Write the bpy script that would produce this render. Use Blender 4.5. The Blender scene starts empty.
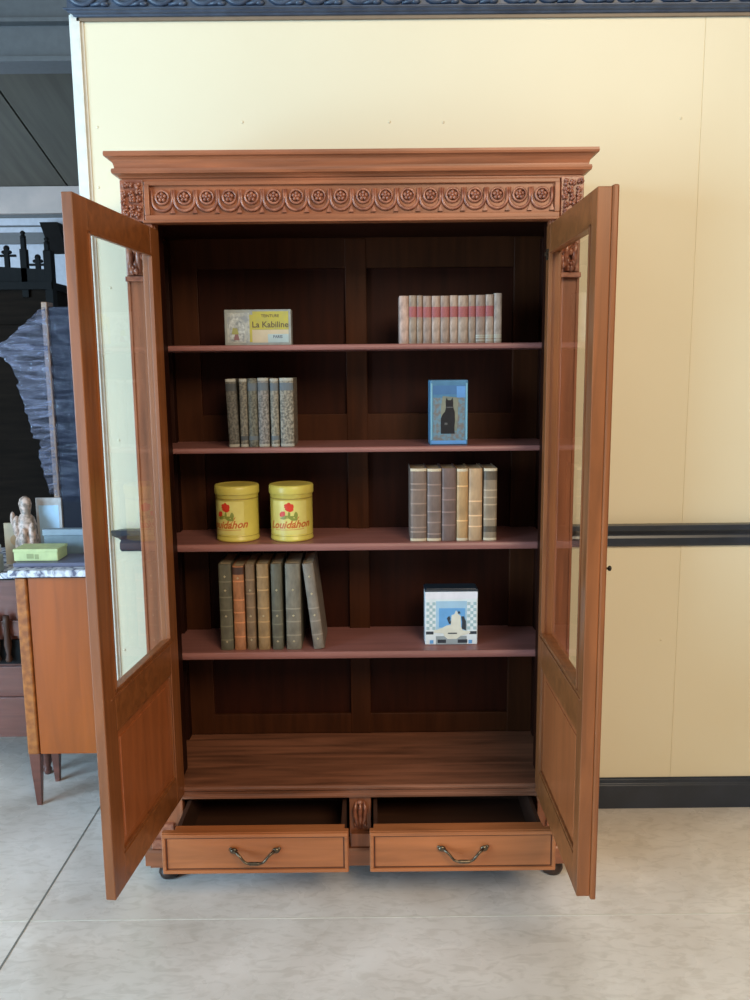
import bpy, math, random
from mathutils import Vector, Matrix
random.seed(7)
S = bpy.context.scene
col = S.collection
PI = math.pi

# ---------------------------------------------------------------- mesh builder
class MB:
    def __init__(s): s.v = []; s.f = []; s.sm = []
    def add(s, vs, fs, smooth=False):
        n = len(s.v); s.v += [tuple(p) for p in vs]
        s.f += [tuple(i + n for i in f) for f in fs]; s.sm += [smooth] * len(fs)
        return s
    def box(s, x0, x1, y0, y1, z0, z1):
        vs = [(x, y, z) for z in (z0, z1) for y in (y0, y1) for x in (x0, x1)]
        return s.add(vs, [(0, 2, 3, 1), (4, 5, 7, 6), (0, 1, 5, 4), (1, 3, 7, 5), (3, 2, 6, 7), (2, 0, 4, 6)])
    def prism(s, pts, a0, a1, fn, smooth=False):
        """closed outline pts (p,q) extruded from a0 to a1; fn(p,q,a)->xyz"""
        n = len(pts)
        vs = [fn(p, q, a0) for p, q in pts] + [fn(p, q, a1) for p, q in pts]
        fs = [(i, (i + 1) % n, n + (i + 1) % n, n + i) for i in range(n)]
        s.add(vs, fs, smooth); m = len(s.v) - 2 * n
        s.f += [tuple(m + i for i in reversed(range(n))), tuple(m + n + i for i in range(n))]; s.sm += [False, False]
        return s
    def face(s, pts, y, t=.0008):
        """flat shape facing -y, outline in (x,z)"""
        return s.prism(pts, y, y - t, lambda p, q, a: (p, a, q))
    def lathe(s, prof, cx, cy, cz, n=24, smooth=True, sx=1, sy=1):
        vs = []
        for r, z in prof:
            for k in range(n):
                a = 2 * PI * k / n; vs.append((cx + r * math.cos(a) * sx, cy + r * math.sin(a) * sy, cz + z))
        fs = []
        for j in range(len(prof) - 1):
            for k in range(n):
                fs.append((j * n + k, j * n + (k + 1) % n, (j + 1) * n + (k + 1) % n, (j + 1) * n + k))
        s.add(vs, fs, smooth); m = len(s.v) - len(vs)
        s.f += [tuple(m + k for k in reversed(range(n))), tuple(m + (len(prof) - 1) * n + k for k in range(n))]; s.sm += [False, False]
        return s
    def ball(s, cx, cy, cz, rx, ry, rz, n=10, m=6):
        prof = [(max(math.sin(PI * j / m), .02), -math.cos(PI * j / m)) for j in range(m + 1)]
        vs = []
        for r, z in prof:
            for k in range(n):
                a = 2 * PI * k / n; vs.append((cx + rx * r * math.cos(a), cy + ry * r * math.sin(a), cz + rz * z))
        fs = [(j * n + k, j * n + (k + 1) % n, (j + 1) * n + (k + 1) % n, (j + 1) * n + k) for j in range(m) for k in range(n)]
        fs += [tuple(reversed(range(n))), tuple(m * n + k for k in range(n))]
        return s.add(vs, fs, True)
    def tube(s, pts, r, n=8, closed=False):
        P = [Vector(p) for p in pts]; N = len(P); R = r if isinstance(r, (list, tuple)) else [r] * N
        vs = []; up = None
        for i in range(N):
            if closed: d = P[(i + 1) % N] - P[i - 1]
            else: d = P[min(i + 1, N - 1)] - P[max(i - 1, 0)]
            d.normalize()
            if up is None:
                up = Vector((0, 1, 0)) if abs(d.y) < .8 else Vector((0, 0, 1))
            a = d.cross(up); a.normalize(); b = a.cross(d); up = b
            for k in range(n):
                t = 2 * PI * k / n; vs.append(P[i] + (a * math.cos(t) + b * math.sin(t)) * R[i])
        fs = []
        for i in range(N if closed else N - 1):
            j = (i + 1) % N
            for k in range(n): fs.append((i * n + k, i * n + (k + 1) % n, j * n + (k + 1) % n, j * n + k))
        s.add(vs, fs, True)
        if not closed:
            m = len(s.v) - len(vs)
            s.f += [tuple(m + k for k in reversed(range(n))), tuple(m + (N - 1) * n + k for k in range(n))]; s.sm += [False, False]
        return s
    def build(s, name, mat, parent=None, bevel=0, loc=None):
        me = bpy.data.meshes.new(name); me.from_pydata(s.v, [], s.f); me.update()
        for p, q in zip(me.polygons, s.sm): p.use_smooth = q
        import bmesh
        bm = bmesh.new(); bm.from_mesh(me); bmesh.ops.recalc_face_normals(bm, faces=bm.faces); bm.to_mesh(me); bm.free()
        me.materials.append(mat)
        o = bpy.data.objects.new(name, me); col.objects.link(o)
        if parent: o.parent = parent
        if loc: o.location = loc
        if bevel:
            b = o.modifiers.new('bevel', 'BEVEL'); b.width = bevel; b.segments = 2; b.limit_method = 'ANGLE'; b.angle_limit = math.radians(35)
        return o

def tag(o, label=None, cat=None, group=None, kind=None):
    if label: o['label'] = label
    if cat: o['category'] = cat
    if group: o['group'] = group
    if kind: o['kind'] = kind
    return o
def thing(name, label, cat, loc=(0, 0, 0), rz=0, group=None):
    o = bpy.data.objects.new(name, None); col.objects.link(o); o.location = loc; o.rotation_euler = (0, 0, rz)
    o.empty_display_size = .1
    return tag(o, label, cat, group)

# ---------------------------------------------------------------- materials
def srgb(r, g, b):
    f = lambda c: (c / 255 / 12.92) if c <= 10 else ((c / 255 + .055) / 1.055) ** 2.4
    return (f(r), f(g), f(b), 1)
def mat(name, c, rough=.5, metal=0, c2=None, scale=30, stretch=(1, 1, 1), bump=0, bscale=None, detail=4, lo=.35, hi=.65, coat=0, spec=.5, distort=0, c3=None):
    m = bpy.data.materials.new(name); m.use_nodes = True; nt = m.node_tree; N = nt.nodes; L = nt.links
    b = N['Principled BSDF']; b.inputs['Roughness'].default_value = rough; b.inputs['Metallic'].default_value = metal
    b.inputs['Specular IOR Level'].default_value = spec
    if coat: b.inputs['Coat Weight'].default_value = coat; b.inputs['Coat Roughness'].default_value = .25
    tc = N.new('ShaderNodeTexCoord'); mp = N.new('ShaderNodeMapping'); mp.inputs['Scale'].default_value = stretch
    L.new(tc.outputs['Object'], mp.inputs['Vector'])
    n1 = N.new('ShaderNodeTexNoise'); n1.inputs['Scale'].default_value = scale; n1.inputs['Detail'].default_value = detail
    n1.inputs['Distortion'].default_value = distort
    L.new(mp.outputs[0], n1.inputs['Vector'])
    r = N.new('ShaderNodeValToRGB'); r.color_ramp.elements[0].position = lo; r.color_ramp.elements[1].position = hi
    r.color_ramp.elements[0].color = c2 or tuple(x * .9 for x in c[:3]) + (1,); r.color_ramp.elements[1].color = c
    if c3:
        e = r.color_ramp.elements.new((lo + hi) / 2); e.color = c3
    L.new(n1.outputs['Fac'], r.inputs[0]); L.new(r.outputs[0], b.inputs['Base Color'])
    if bump:
        bp = N.new('ShaderNodeBump'); bp.inputs['Strength'].default_value = bump; bp.inputs['Distance'].default_value = .002
        if bscale:
            n2 = N.new('ShaderNodeTexNoise'); n2.inputs['Scale'].default_value = bscale; n2.inputs['Detail'].default_value = 3
            L.new(mp.outputs[0], n2.inputs['Vector']); L.new(n2.outputs['Fac'], bp.inputs['Height'])
        else: L.new(n1.outputs['Fac'], bp.inputs['Height'])
        L.new(bp.outputs[0], b.inputs['Normal'])
    return m
def k(c, f): return tuple(x * f for x in c[:3]) + (1,)
def wood(name, c, dark=.5, axis='x', rough=.38, scale=9, coat=.15, mid=None, lo=.3, hi=.7, spec=.5):
    st = {'x': (.35, 4, 4), 'z': (4, 4, .35), 'y': (4, .35, 4)}[axis]
    return mat(name, c, rough, c2=k(c, dark), scale=scale, stretch=st, bump=.12, detail=7, coat=coat, distort=.6, lo=lo, hi=hi, c3=mid, spec=spec)

WF = (.40, .132, .055, 1)      # mahogany front
wood_x = wood('mahogany_horizontal', WF, .55, 'x')
wood_z = wood('mahogany_vertical', WF, .55, 'z')
wood_carved = mat('mahogany_carved', (.42, .155, .085, 1), .3, c2=(.22, .07, .04, 1), scale=60, coat=.3)
wood_door = wood('mahogany_door', (.31, .10, .030, 1), .6, 'z')
wood_door_x = wood('mahogany_door_rail', (.31, .10, .028, 1), .6, 'x')
wood_panel = wood('door_panel_veneer', (.41, .118, .036, 1), .75, 'z', rough=.35)
wood_in = wood('mahogany_interior_shaded', (.028, .007, .003, 1), .5, 'z', rough=.5, coat=0, spec=.15)  # darkened mahogany: the shade inside the case is put into the colour
wood_back = wood('mahogany_back_shaded', (.036, .007, .002, 1), .6, 'z', rough=.55, coat=0, spec=.15)  # back boards coloured dark in place of interior shade
wood_muntin = wood('mahogany_back_frame_shaded', (.065, .019, .006, 1), .6, 'z', rough=.5, coat=0, spec=.15)  # frame colour carries the interior shade too
wood_shelf = wood('mahogany_shelf', (.34, .135, .115, 1), .75, 'x', rough=.4, coat=.1)
wood_board = wood('mahogany_bottom_board', (.36, .14, .075, 1), .35, 'x', rough=.38, scale=7, coat=.15)
wood_drawer = wood('drawer_front_veneer', (.50, .165, .055, 1), .6, 'x', scale=6)
wood_drawer_in = wood('drawer_inside_shaded', (.06, .022, .010, 1), .7, 'x', rough=.6, coat=0)  # shadow inside the drawers is put into this darker wood colour
oak = wood('golden_oak_veneer', (.42, .095, .008, 1), .72, 'z', rough=.4, scale=6)
oak_edge = mat('burr_oak_edge', (.46, .155, .03, 1), .4, c2=(.26, .075, .016, 1), scale=40)
redwood = wood('red_mahogany_chest', (.19, .065, .045, 1), .6, 'x', rough=.3)
blackwood = wood('blackened_oak', (.0045, .0045, .005, 1), .5, 'z', rough=.7, coat=0, spec=.2)
blackpanel = wood('dark_wardrobe_panel', (.014, .009, .006, 1), .5, 'x', rough=.8, coat=0, spec=.1)
bronze = mat('aged_bronze', (.20, .16, .11, 1), .32, .9, c2=(.09, .07, .05, 1), scale=80)
iron = mat('dark_iron', (.05, .045, .04, 1), .4, .8)
brass = mat('worn_brass', (.45, .30, .14, 1), .35, .9)
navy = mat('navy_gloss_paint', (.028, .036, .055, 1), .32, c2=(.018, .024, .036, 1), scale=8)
navy_carved = mat('navy_carved_paint', (.060, .085, .135, 1), .38, c2=(.035, .05, .085, 1), scale=20)  # lighter blue for the carved frieze than on the dado rail
trim_brown = mat('brown_bead', (.22, .16, .11, 1), .5)
white_trim = mat('white_trim_paint', (.80, .78, .70, 1), .45)
marble = mat('grey_veined_marble', (.72, .74, .80, 1), .2, c2=(.12, .13, .20, 1), scale=22, detail=6, lo=.38, hi=.56, distort=1.5)
ceil_m = mat('dark_ceiling_boards', (.11, .108, .092, 1), .85, c2=(.085, .083, .072, 1), scale=3, stretch=(6, .3, 1))
beam_m = mat('grey_steel_beam', (.115, .125, .135, 1), .5)
farwall_m = mat('pale_blue_grey_wall', (.50, .56, .66, 1), .7)
header_m = mat('whitewashed_header', (.55, .49, .47, 1), .6, c2=(.40, .38, .38, 1), scale=3)

def wall_mat():
    m = mat('cream_yellow_paint', (.81, .725, .53, 1), .42, c2=(.795, .71, .515, 1), scale=2.2, bump=.05, bscale=90, spec=.35)
    return m
wall_m = wall_mat()

def floor_mat():
    m = bpy.data.materials.new('stained_concrete_slabs'); m.use_nodes = True; nt = m.node_tree; N = nt.nodes; L = nt.links
    b = N['Principled BSDF']
    tc = N.new('ShaderNodeTexCoord')
    def noise(sc, det, dis=0, st=(1, 1, 1)):
        mp = N.new('ShaderNodeMapping'); mp.inputs['Scale'].default_value = st; L.new(tc.outputs['Object'], mp.inputs[0])
        n = N.new('ShaderNodeTexNoise'); n.inputs['Scale'].default_value = sc; n.inputs['Detail'].default_value = det; n.inputs['Distortion'].default_value = dis
        L.new(mp.outputs[0], n.inputs['Vector']); return n
    def ramp(src, p0, c0, p1, c1):
        r = N.new('ShaderNodeValToRGB'); r.color_ramp.elements[0].position = p0; r.color_ramp.elements[1].position = p1
        r.color_ramp.elements[0].color = c0; r.color_ramp.elements[1].color = c1; L.new(src, r.inputs[0]); return r
    a = ramp(noise(2.2, 6, .8).outputs['Fac'], .3, (.60, .54, .48, 1), .7, (.86, .81, .76, 1))
    c = ramp(noise(16, 8, 1.2, (1, 2.2, 1)).outputs['Fac'], .36, (.70, .68, .64, 1), .52, (1, 1, 1, 1))
    mx = N.new('ShaderNodeMix'); mx.data_type = 'RGBA'; mx.blend_type = 'MULTIPLY'; mx.inputs[0].default_value = .42
    L.new(a.outputs[0], mx.inputs[6]); L.new(c.outputs[0], mx.inputs[7])
    L.new(mx.outputs[2], b.inputs['Base Color'])
    rr = ramp(noise(5, 4).outputs['Fac'], .3, (.20, .20, .20, 1), .7, (.40, .40, .40, 1)); L.new(rr.outputs[0], b.inputs['Roughness'])
    bp = N.new('ShaderNodeBump'); bp.inputs['Strength'].default_value = .08; bp.inputs['Distance'].default_value = .003
    L.new(noise(40, 4).outputs['Fac'], bp.inputs['Height']); L.new(bp.outputs[0], b.inputs['Normal'])
    return m
floor_m = floor_mat()
joint_m = mat('slab_joint_filler', (.20, .20, .18, 1), .7)
joint_light = mat('pale_slab_joint', (.72, .68, .60, 1), .5)

def glass_mat():
    m = bpy.data.materials.new('old_window_glass'); m.use_nodes = True; nt = m.node_tree; N = nt.nodes; L = nt.links
    N.remove(N['Principled BSDF']); out = N['Material Output']
    t = N.new('ShaderNodeBsdfTransparent'); t.inputs[0].default_value = (.97, .99, .975, 1)
    g = N.new('ShaderNodeBsdfGlossy'); g.inputs['Roughness'].default_value = .02; g.inputs[0].default_value = (1, 1, 1, 1)
    fr = N.new('ShaderNodeFresnel'); ge = N.new('ShaderNodeNewGeometry'); mr = N.new('ShaderNodeMapRange'); mr.inputs[3].default_value = 1.45; mr.inputs[4].default_value = 1 / 1.45; L.new(ge.outputs['Backfacing'], mr.inputs[0]); L.new(mr.outputs[0], fr.inputs[0])
    mx = N.new('ShaderNodeMixShader'); L.new(fr.outputs[0], mx.inputs[0]); L.new(t.outputs[0], mx.inputs[1]); L.new(g.outputs[0], mx.inputs[2])
    L.new(mx.outputs[0], out.inputs[0]); return m
glass = glass_mat()

def plastic_mat(lo=.10, hi=.62, name='clear_plastic_film'):
    m = bpy.data.materials.new(name); m.use_nodes = True; nt = m.node_tree; N = nt.nodes; L = nt.links
    b = N['Principled BSDF']; out = N['Material Output']
    b.inputs['Base Color'].default_value = (.34, .37, .54, 1); b.inputs['Roughness'].default_value = .12
    b.inputs['Specular IOR Level'].default_value = 1
    t = N.new('ShaderNodeBsdfTransparent'); t.inputs[0].default_value = (.85, .88, .95, 1)
    tc = N.new('ShaderNodeTexCoord'); n = N.new('ShaderNodeTexNoise'); n.inputs['Scale'].default_value = 9; n.inputs['Detail'].default_value = 5; n.inputs['Distortion'].default_value = .8
    mp = N.new('ShaderNodeMapping'); mp.inputs['Rotation'].default_value = (0, .75, 0); mp.inputs['Scale'].default_value = (1, 1, 5); L.new(tc.outputs['Object'], mp.inputs[0]); L.new(mp.outputs[0], n.inputs['Vector'])
    r = N.new('ShaderNodeValToRGB'); r.color_ramp.elements[0].position = .35; r.color_ramp.elements[1].position = .7
    r.color_ramp.elements[0].color = (lo, lo, lo, 1); r.color_ramp.elements[1].color = (hi, hi, hi, 1)
    L.new(n.outputs['Fac'], r.inputs[0])
    bp = N.new('ShaderNodeBump'); bp.inputs['Strength'].default_value = .7; bp.inputs['Distance'].default_value = .01
    L.new(n.outputs['Fac'], bp.inputs['Height']); L.new(bp.outputs[0], b.inputs['Normal'])
    mx = N.new('ShaderNodeMixShader'); L.new(r.outputs[0], mx.inputs[0]); L.new(t.outputs[0], mx.inputs[1]); L.new(b.outputs[0], mx.inputs[2])
    L.new(mx.outputs[0], out.inputs[0]); return m
plastic = plastic_mat()
plastic_thin = plastic_mat(.01, .16, 'thin_plastic_film')

# ---------------------------------------------------------------- the setting
YW = .432
st = lambda o: tag(o, kind='structure')
fl = MB().box(-7, 6, -6, 6, -.1, 0); st(fl.build('floor', floor_m))
st(MB().box(-7, 6, -.207, -.202, -.0005, .0006).build('trim_1', joint_light))
st(MB().box(-1.004, -.998, -6, 6, -.0005, .0008).build('trim_2', joint_m))
# partition wall with panel seam
wl = MB().box(-.885, 1.153, YW, YW + .1, 0, 3.3).box(1.156, 3.6, YW, YW + .1, 0, 3.3).box(-.885, 3.6, YW + .002, YW + .09, 0, 3.3)
wall = st(wl.build('wall_back', wall_m))
for x, z in ((.117, 2.45), (.296, 2.448), (-.371, 2.454), (-.853, 2.442), (1.087, 2.454), (1.098, .651), (-.84, 1.922), (-.862, .634), (.827, 1.839), (-.84, 1.40), (-.86, 2.25)):
    MB().lathe([(.0045, 0), (.0045, .001), (.002, .002)], 0, 0, 0, 12).build('screw_head', wall_m, wall, loc=(x, YW, z)).rotation_euler = (PI / 2, 0, 0)
st(MB().box(-.918, -.887, YW - .012, YW + .112, 0, 2.79).box(-.926, -.918, YW + .0, YW + .1, 0, 2.79).box(-.887, -.878, YW - .004, YW, 0, 2.77).build('trim_3', white_trim, bevel=.002))
def run_profile(prof, x0, x1, y, mitre_left=True):
    """moulding profile (out, z) running along x; left end returned by its own projection"""
    mb = MB(); n = len(prof)
    vs = [((x0 - (o if mitre_left else 0)), y - o, z) for o, z in prof] + [(x1, y - o, z) for o, z in prof]
    mb.add(vs, [(i, (i + 1) % n, n + (i + 1) % n, n + i) for i in range(n)] + [tuple(range(n)), tuple(reversed(range(n, 2 * n)))])
    return mb
# carved dark blue frieze at the top of the wall
st(run_profile([(0, 2.766), (.012, 2.766), (.012, 2.776), (0, 2.776)], -.885, 3.6, YW).build('trim_4', trim_brown))
fz = run_profile([(0, 2.776), (.020, 2.776), (.022, 2.781), (.032, 2.783), (.036, 2.788), (.044, 2.790), (.044, 2.795), (.034, 2.797), (.034, 2.96), (.06, 2.97), (.06, 3.0), (0, 3.0)], -.885, 3.6, YW)
fo = st(fz.build('trim_5', navy_carved, bevel=.0015))
ca = MB(); x = -.86
i = 0
while x < 3.5:
    c = Vector((x, YW - .038, 2.855))
    pts = []
    for j in range(26):                      # a spiralling acanthus scroll
        t = j / 25; a = (-.4 if i % 2 else PI + .4) + (1 if i % 2 == 0 else -1) * t * 3.4 * PI / 1.5
        rr = .052 * (1 - .75 * t); pts.append((c.x + rr * math.cos(a), c.y, c.z + rr * math.sin(a) - .004))
    ca.tube(pts, [.009 * (1 - .5 * j / 25) for j in range(26)], 8)
    ca.tube([(x + .02, c.y, 2.802), (x + .05, c.y, 2.808), (x + .075, c.y, 2.826), (x + .085, c.y, 2.85)], [.004, .008, .007, .003], 8)
    ca.ball(x + .064, c.y, 2.806, .016, .008, .008)
    x += .125; i += 1
ca.build('carved_scrolls', navy_carved, fo)
# dado rail and baseboard
st(run_profile([(0, 1.004), (.012, 1.004), (.016, 1.014), (.016, 1.034), (.012, 1.044), (.018, 1.052), (.026, 1.058), (.036, 1.066), (.038, 1.085), (0, 1.085)], -.838, 3.6, YW).build('trim_6', navy, bevel=.0015))
st(run_profile([(0, 0), (.018, 0), (.018, .092), (.012, .098), (.010, .112), (.004, .117), (0, .117)], -.885, 3.6, YW).build('baseboard_back', navy, bevel=.001))
# room beyond
st(MB().box(-7, 3, 4.6, 4.7, 0, 3.2).build('wall_far', farwall_m))
st(MB().box(-7, 1, 4.50, 4.6, 2.885, 3.09).build('trim_7', header_m))
st(MB().box(-7, 1, 4.54, 4.6, 2.80, 2.855).box(-7, 1, 4.54, 4.6, 2.745, 2.785).build('trim_8', farwall_m))
st(MB().box(-7, 1, 4.56, 4.6, 2.855, 2.885).box(-7, 1, 4.56, 4.6, 2.785, 2.80).box(-7, 1, 4.56, 4.6, 2.66, 2.745).build('trim_9', beam_m))
st(MB().prism([(4.4, 2.80), (4.6, 2.80), (4.6, 2.58)], -2.56, -2.42, lambda p, q, a: (a, p, q)).build('trim_10', blackwood))
cb = MB()
sl = lambda y: 3.06 + (4.62 - y) * .30
for i in range(14):                           # wide dark boards with thin gaps running up the slope
    x0 = -7 + i * .93
    cb.add([(x0, 4.62, sl(4.62)), (x0 + .915, 4.62, sl(4.62)), (x0 + .915, -6, sl(-6)), (x0, -6, sl(-6)),
            (x0, 4.62, sl(4.62) + .1), (x0 + .915, 4.62, sl(4.62) + .1), (x0 + .915, -6, sl(-6) + .1), (x0, -6, sl(-6) + .1)],
           [(0, 1, 2, 3), (4, 7, 6, 5), (0, 4, 5, 1), (1, 5, 6, 2), (2, 6, 7, 3), (3, 7, 4, 0)])
cb.add([(-7, 4.62, sl(4.62) + .05), (6, 4.62, sl(4.62) + .05), (6, -6, sl(-6) + .05), (-7, -6, sl(-6) + .05)], [(0, 1, 2, 3)])
st(cb.build('ceiling', ceil_m))
st(MB().box(-7, 6, 2.42, 2.5, 3.315, 3.50).box(-7, 6, 2.36, 2.56, 3.30, 3.325).box(-7, 6, 2.36, 2.56, 3.50, 3.52).box(-7, 6, 2.44, 2.48, 3.5, 3.74).build('trim_11', beam_m))

# ---------------------------------------------------------------- the bookcase
bc = thing('bookcase', 'tall carved mahogany bookcase with two open glazed doors and two pulled out drawers', 'bookcase')
for s in (-1, 1):
    a, b = sorted((s * .635, s * .66))
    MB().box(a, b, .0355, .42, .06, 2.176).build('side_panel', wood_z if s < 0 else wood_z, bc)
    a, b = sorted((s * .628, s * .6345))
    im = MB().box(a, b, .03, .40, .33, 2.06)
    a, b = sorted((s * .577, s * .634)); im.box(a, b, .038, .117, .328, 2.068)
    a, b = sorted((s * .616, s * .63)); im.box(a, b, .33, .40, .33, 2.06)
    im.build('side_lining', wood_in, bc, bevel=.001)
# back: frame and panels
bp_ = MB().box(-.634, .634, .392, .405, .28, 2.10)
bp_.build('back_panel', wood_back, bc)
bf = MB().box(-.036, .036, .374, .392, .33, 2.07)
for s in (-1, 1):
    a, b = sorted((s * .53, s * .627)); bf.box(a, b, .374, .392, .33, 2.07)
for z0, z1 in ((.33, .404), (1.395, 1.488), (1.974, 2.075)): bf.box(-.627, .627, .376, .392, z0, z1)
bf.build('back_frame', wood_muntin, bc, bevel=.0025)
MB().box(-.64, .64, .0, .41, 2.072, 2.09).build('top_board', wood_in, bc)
# shelves
for z in (1.717, 1.398, 1.088, .726):
    t = .017 if z > 1.2 else .024
    MB().prism([(.122, z - t), (.118, z - t / 2), (.122, z), (.392, z), (.392, z - t)], -.6275, .6275, lambda p, q, a: (a, p, q)).build('shelf', wood_shelf, bc, bevel=.003)
# bottom board and its front moulding
MB().box(-.634, .634, .0, .392, .306, .327).build('bottom_board', wood_board, bc)
MB().prism([(0, .327), (-.010, .327), (-.016, .322), (-.016, .315), (-.008, .308), (-.008, .298), (-.014, .294), (-.014, .286), (0, .286)], -.57, .57, lambda p, q, a: (a, p, q)).build('front_moulding', wood_board, bc, bevel=.001)
# cornice
def wrap_profile(prof, h, y0, yb, name, m):
    mb = MB(); n = len(prof)
    path = lambda o: [(-h - o, yb), (-h - o, y0 - o), (h + o, y0 - o), (h + o, yb)]
    cols = [path(o) for o, z in prof]; vs = []
    for q in range(4):
        for i, (o, z) in enumerate(prof): vs.append((cols[i][q][0], cols[i][q][1], z))
    fs = [(q * n + i, q * n + (i + 1) % n, (q + 1) * n + (i + 1) % n, (q + 1) * n + i) for q in range(3) for i in range(n)]
    fs += [tuple(range(n)), tuple(reversed(range(3 * n, 4 * n)))]
    mb.add(vs, fs); return mb.build(name, m, bc)
cv = [(-.03, 2.253), (.036, 2.253), (.037, 2.246), (.036, 2.240)]
cv += [(.028, 2.2375), (.0215, 2.232), (.0165, 2.224), (.0140, 2.215), (.0140, 2.211), (.0200, 2.2095), (.0215, 2.203), (.0200, 2.196), (.012, 2.194), (.006, 2.190), (.003, 2.186), (-.002, 2.1845), (-.002, 2.178), (-.03, 2.178)]
wrap_profile(cv, .662, -.002, .425, 'cornice', wood_x)
MB().box(-.66, .66, .0, .42, 2.236, 2.251).build('top_panel', wood_x, bc)
# frieze board with raised frame
fr = MB().box(-.595, .595, -.004, .03, 2.062, 2.18)
fr.box(-.595, .595, -.014, -.004, 2.164, 2.176).box(-.595, .595, -.018, -.004, 2.062, 2.082).box(-.595, -.580, -.018, -.004, 2.082, 2.166).box(.580, .595, -.018, -.004, 2.082, 2.166)
fr.box(-.6, .6, -.024, -.004, 2.060, 2.068)
fr.build('frieze', wood_x, bc, bevel=.002)
# a chain of eighteen rosettes in scallops
cf = MB(); NR = 18; x0 = -.545; sp = 2 * .545 / (NR - 1); zc = 2.128
for i in range(NR):
    cx = x0 + i * sp
    U = [(cx + .029 * math.cos(a), -.008, zc - .004 + .029 * math.sin(a)) for a in [PI + PI * j / 14 for j in range(15)]]
    cf.tube([(cx - .029, -.008, zc + .024)] + U + [(cx + .029, -.008, zc + .024)], .0045, 6)
    cf.tube([(cx + .0185 * math.cos(a), -.008, zc + .004 + .0185 * math.sin(a)) for a in [2 * PI * j / 16 for j in range(16)]], .0038, 6, closed=True)
    for q in range(5):
        a = 2 * PI * q / 5 + .3
        cf.ball(cx + .0085 * math.cos(a), -.010, zc + .004 + .0085 * math.sin(a), .0058, .007, .0058, 8, 4)
    cf.ball(cx, -.012, zc + .004, .005, .008, .005, 8, 4)
    cf.prism([(cx + .029 - .007, zc - .040), (cx + .029 + .007, zc - .040), (cx + .029, zc - .022)], -.004, -.011, lambda p, q, a: (p, a, q))
MBc = cf.build('carved_rosettes', wood_carved, bc)
def leaves(mb, x0, x1, z0, z1, y, nx, nz, d=.012, seed=1):
    rnd = random.Random(seed); dx = (x1 - x0) / nx; dz = (z1 - z0) / nz
    for i in range(nx):
        for j in range(nz):
            cx = x0 + dx * (i + .5) + rnd.uniform(-.2, .2) * dx; cz = z0 + dz * (j + .5) + rnd.uniform(-.2, .2) * dz
            for q in range(4):
                a = q * PI / 2 + rnd.random() * 1.5
                mb.ball(cx + dx * .27 * math.cos(a), y - d * .3, cz + dz * .27 * math.sin(a), dx * .27, d * rnd.uniform(.5, .9), dz * .27, 8, 4)
            mb.ball(cx, y - d * .5, cz, dx * .14, d * .8, dz * .14, 6, 4)
for s in (-1, 1):
    a, b = sorted((s * .598, s * .664))
    cbk = MB().box(a, b, -.012, .05, 2.066, 2.18)
    o = cbk.build('corner_block', wood_carved, bc, bevel=.002)
    lv = MB(); leaves(lv, a + .004, b - .004, 2.074, 2.174, -.012, 3, 5, .013, 3 + s); lv.build('carved_leaves', wood_carved, o)
    # pilaster: moulded vertical post with recessed strip
    a, b = sorted((s * .571, s * .660))
    pl = MB().box(a, b, 0, .035, .10, 2.062)
    for t0, t1, d in ((0, .10, .003), (.90, 1, .003)):
        xa = b - (b - a) * t0 if s > 0 else a + (b - a) * t0; xb = b - (b - a) * t1 if s > 0 else a + (b - a) * t1
        pl.box(min(xa, xb), max(xa, xb), -d, 0, .13, 1.90)
    pl.build('pilaster', wood_z, bc, bevel=.002)
    a, b = sorted((s * .577, s * .656))
    cp = MB().box(a, b, -.010, 0, 1.915, 2.06).box(a - .004, b + .004, -.022, 0, 1.898, 1.912)
    o = cp.build('capital', wood_carved, bc, bevel=.002)
    lv = MB(); leaves(lv, a + .006, b - .006, 1.915, 2.05, -.012, 2, 3, .018, 11 + s)
    for q in range(3): lv.tube([(a + .015 + q * .024, -.012, 1.918), (a + .013 + q * .025, -.022, 1.96), (a + .014 + q * .025, -.028, 1.99), (a + .014 + q * .025, -.018, 2.0)], [.005, .009, .008, .003], 8)
    lv.build('carved_leaves', wood_carved, o)
    # plinth block
    a, b = sorted((s * .60, s * .672))
    MB().box(a, b, -.022, .05, .118, .150).box(a, b - .0 if s > 0 else b, -.014, .05, .150, .20).build('pedestal', wood_carved, bc, bevel=.003)
# plinth
wrap_profile([(-.05, .118), (.018, .118), (.022, .112), (.022, .066), (.010, .060), (.010, .052), (.0, .050), (-.05, .050)], .670, -.008, .41, 'plinth', wood_x)
# middle post between the drawers with a carved leaf
mp_ = MB().box(-.035, .035, 0, .03, .118, .286).box(-.030, .030, -.020, -.002, .118, .165)
cs = mp_.build('center_post', wood_z, bc, bevel=.002)
lf = MB()
for s in (-1, 0, 1):
    lf.tube([(s * .004, -.004, .175), (s * .013, -.010, .205), (s * .018, -.012, .24), (s * .012, -.006, .268)], [.003, .007, .007, .002], 8)
lf.ball(0, -.006, .265, .010, .008, .008); lf.ball(-.016, -.004, .19, .006, .006, .012); lf.ball(.016, -.004, .19, .006, .006, .012)
lf.build('carved_leaf', wood_carved, cs)
foot_m = mat('dark_stained_foot', (.035, .016, .010, 1), .45)
# bun feet
for sx in (-1, 1):
    for y in (.022, .36):
        MB().lathe([(.018, 0), (.030, .004), (.036, .018), (.033, .032), (.022, .040), (.024, .046), (.026, .052)], sx * .628, y, 0, 20).build('foot', foot_m, bc)
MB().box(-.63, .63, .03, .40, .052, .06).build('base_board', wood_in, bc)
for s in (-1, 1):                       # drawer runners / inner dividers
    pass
MB().box(-.012, .012, .03, .39, .062, .305).build('drawer_divider', wood_in, bc)

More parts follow.
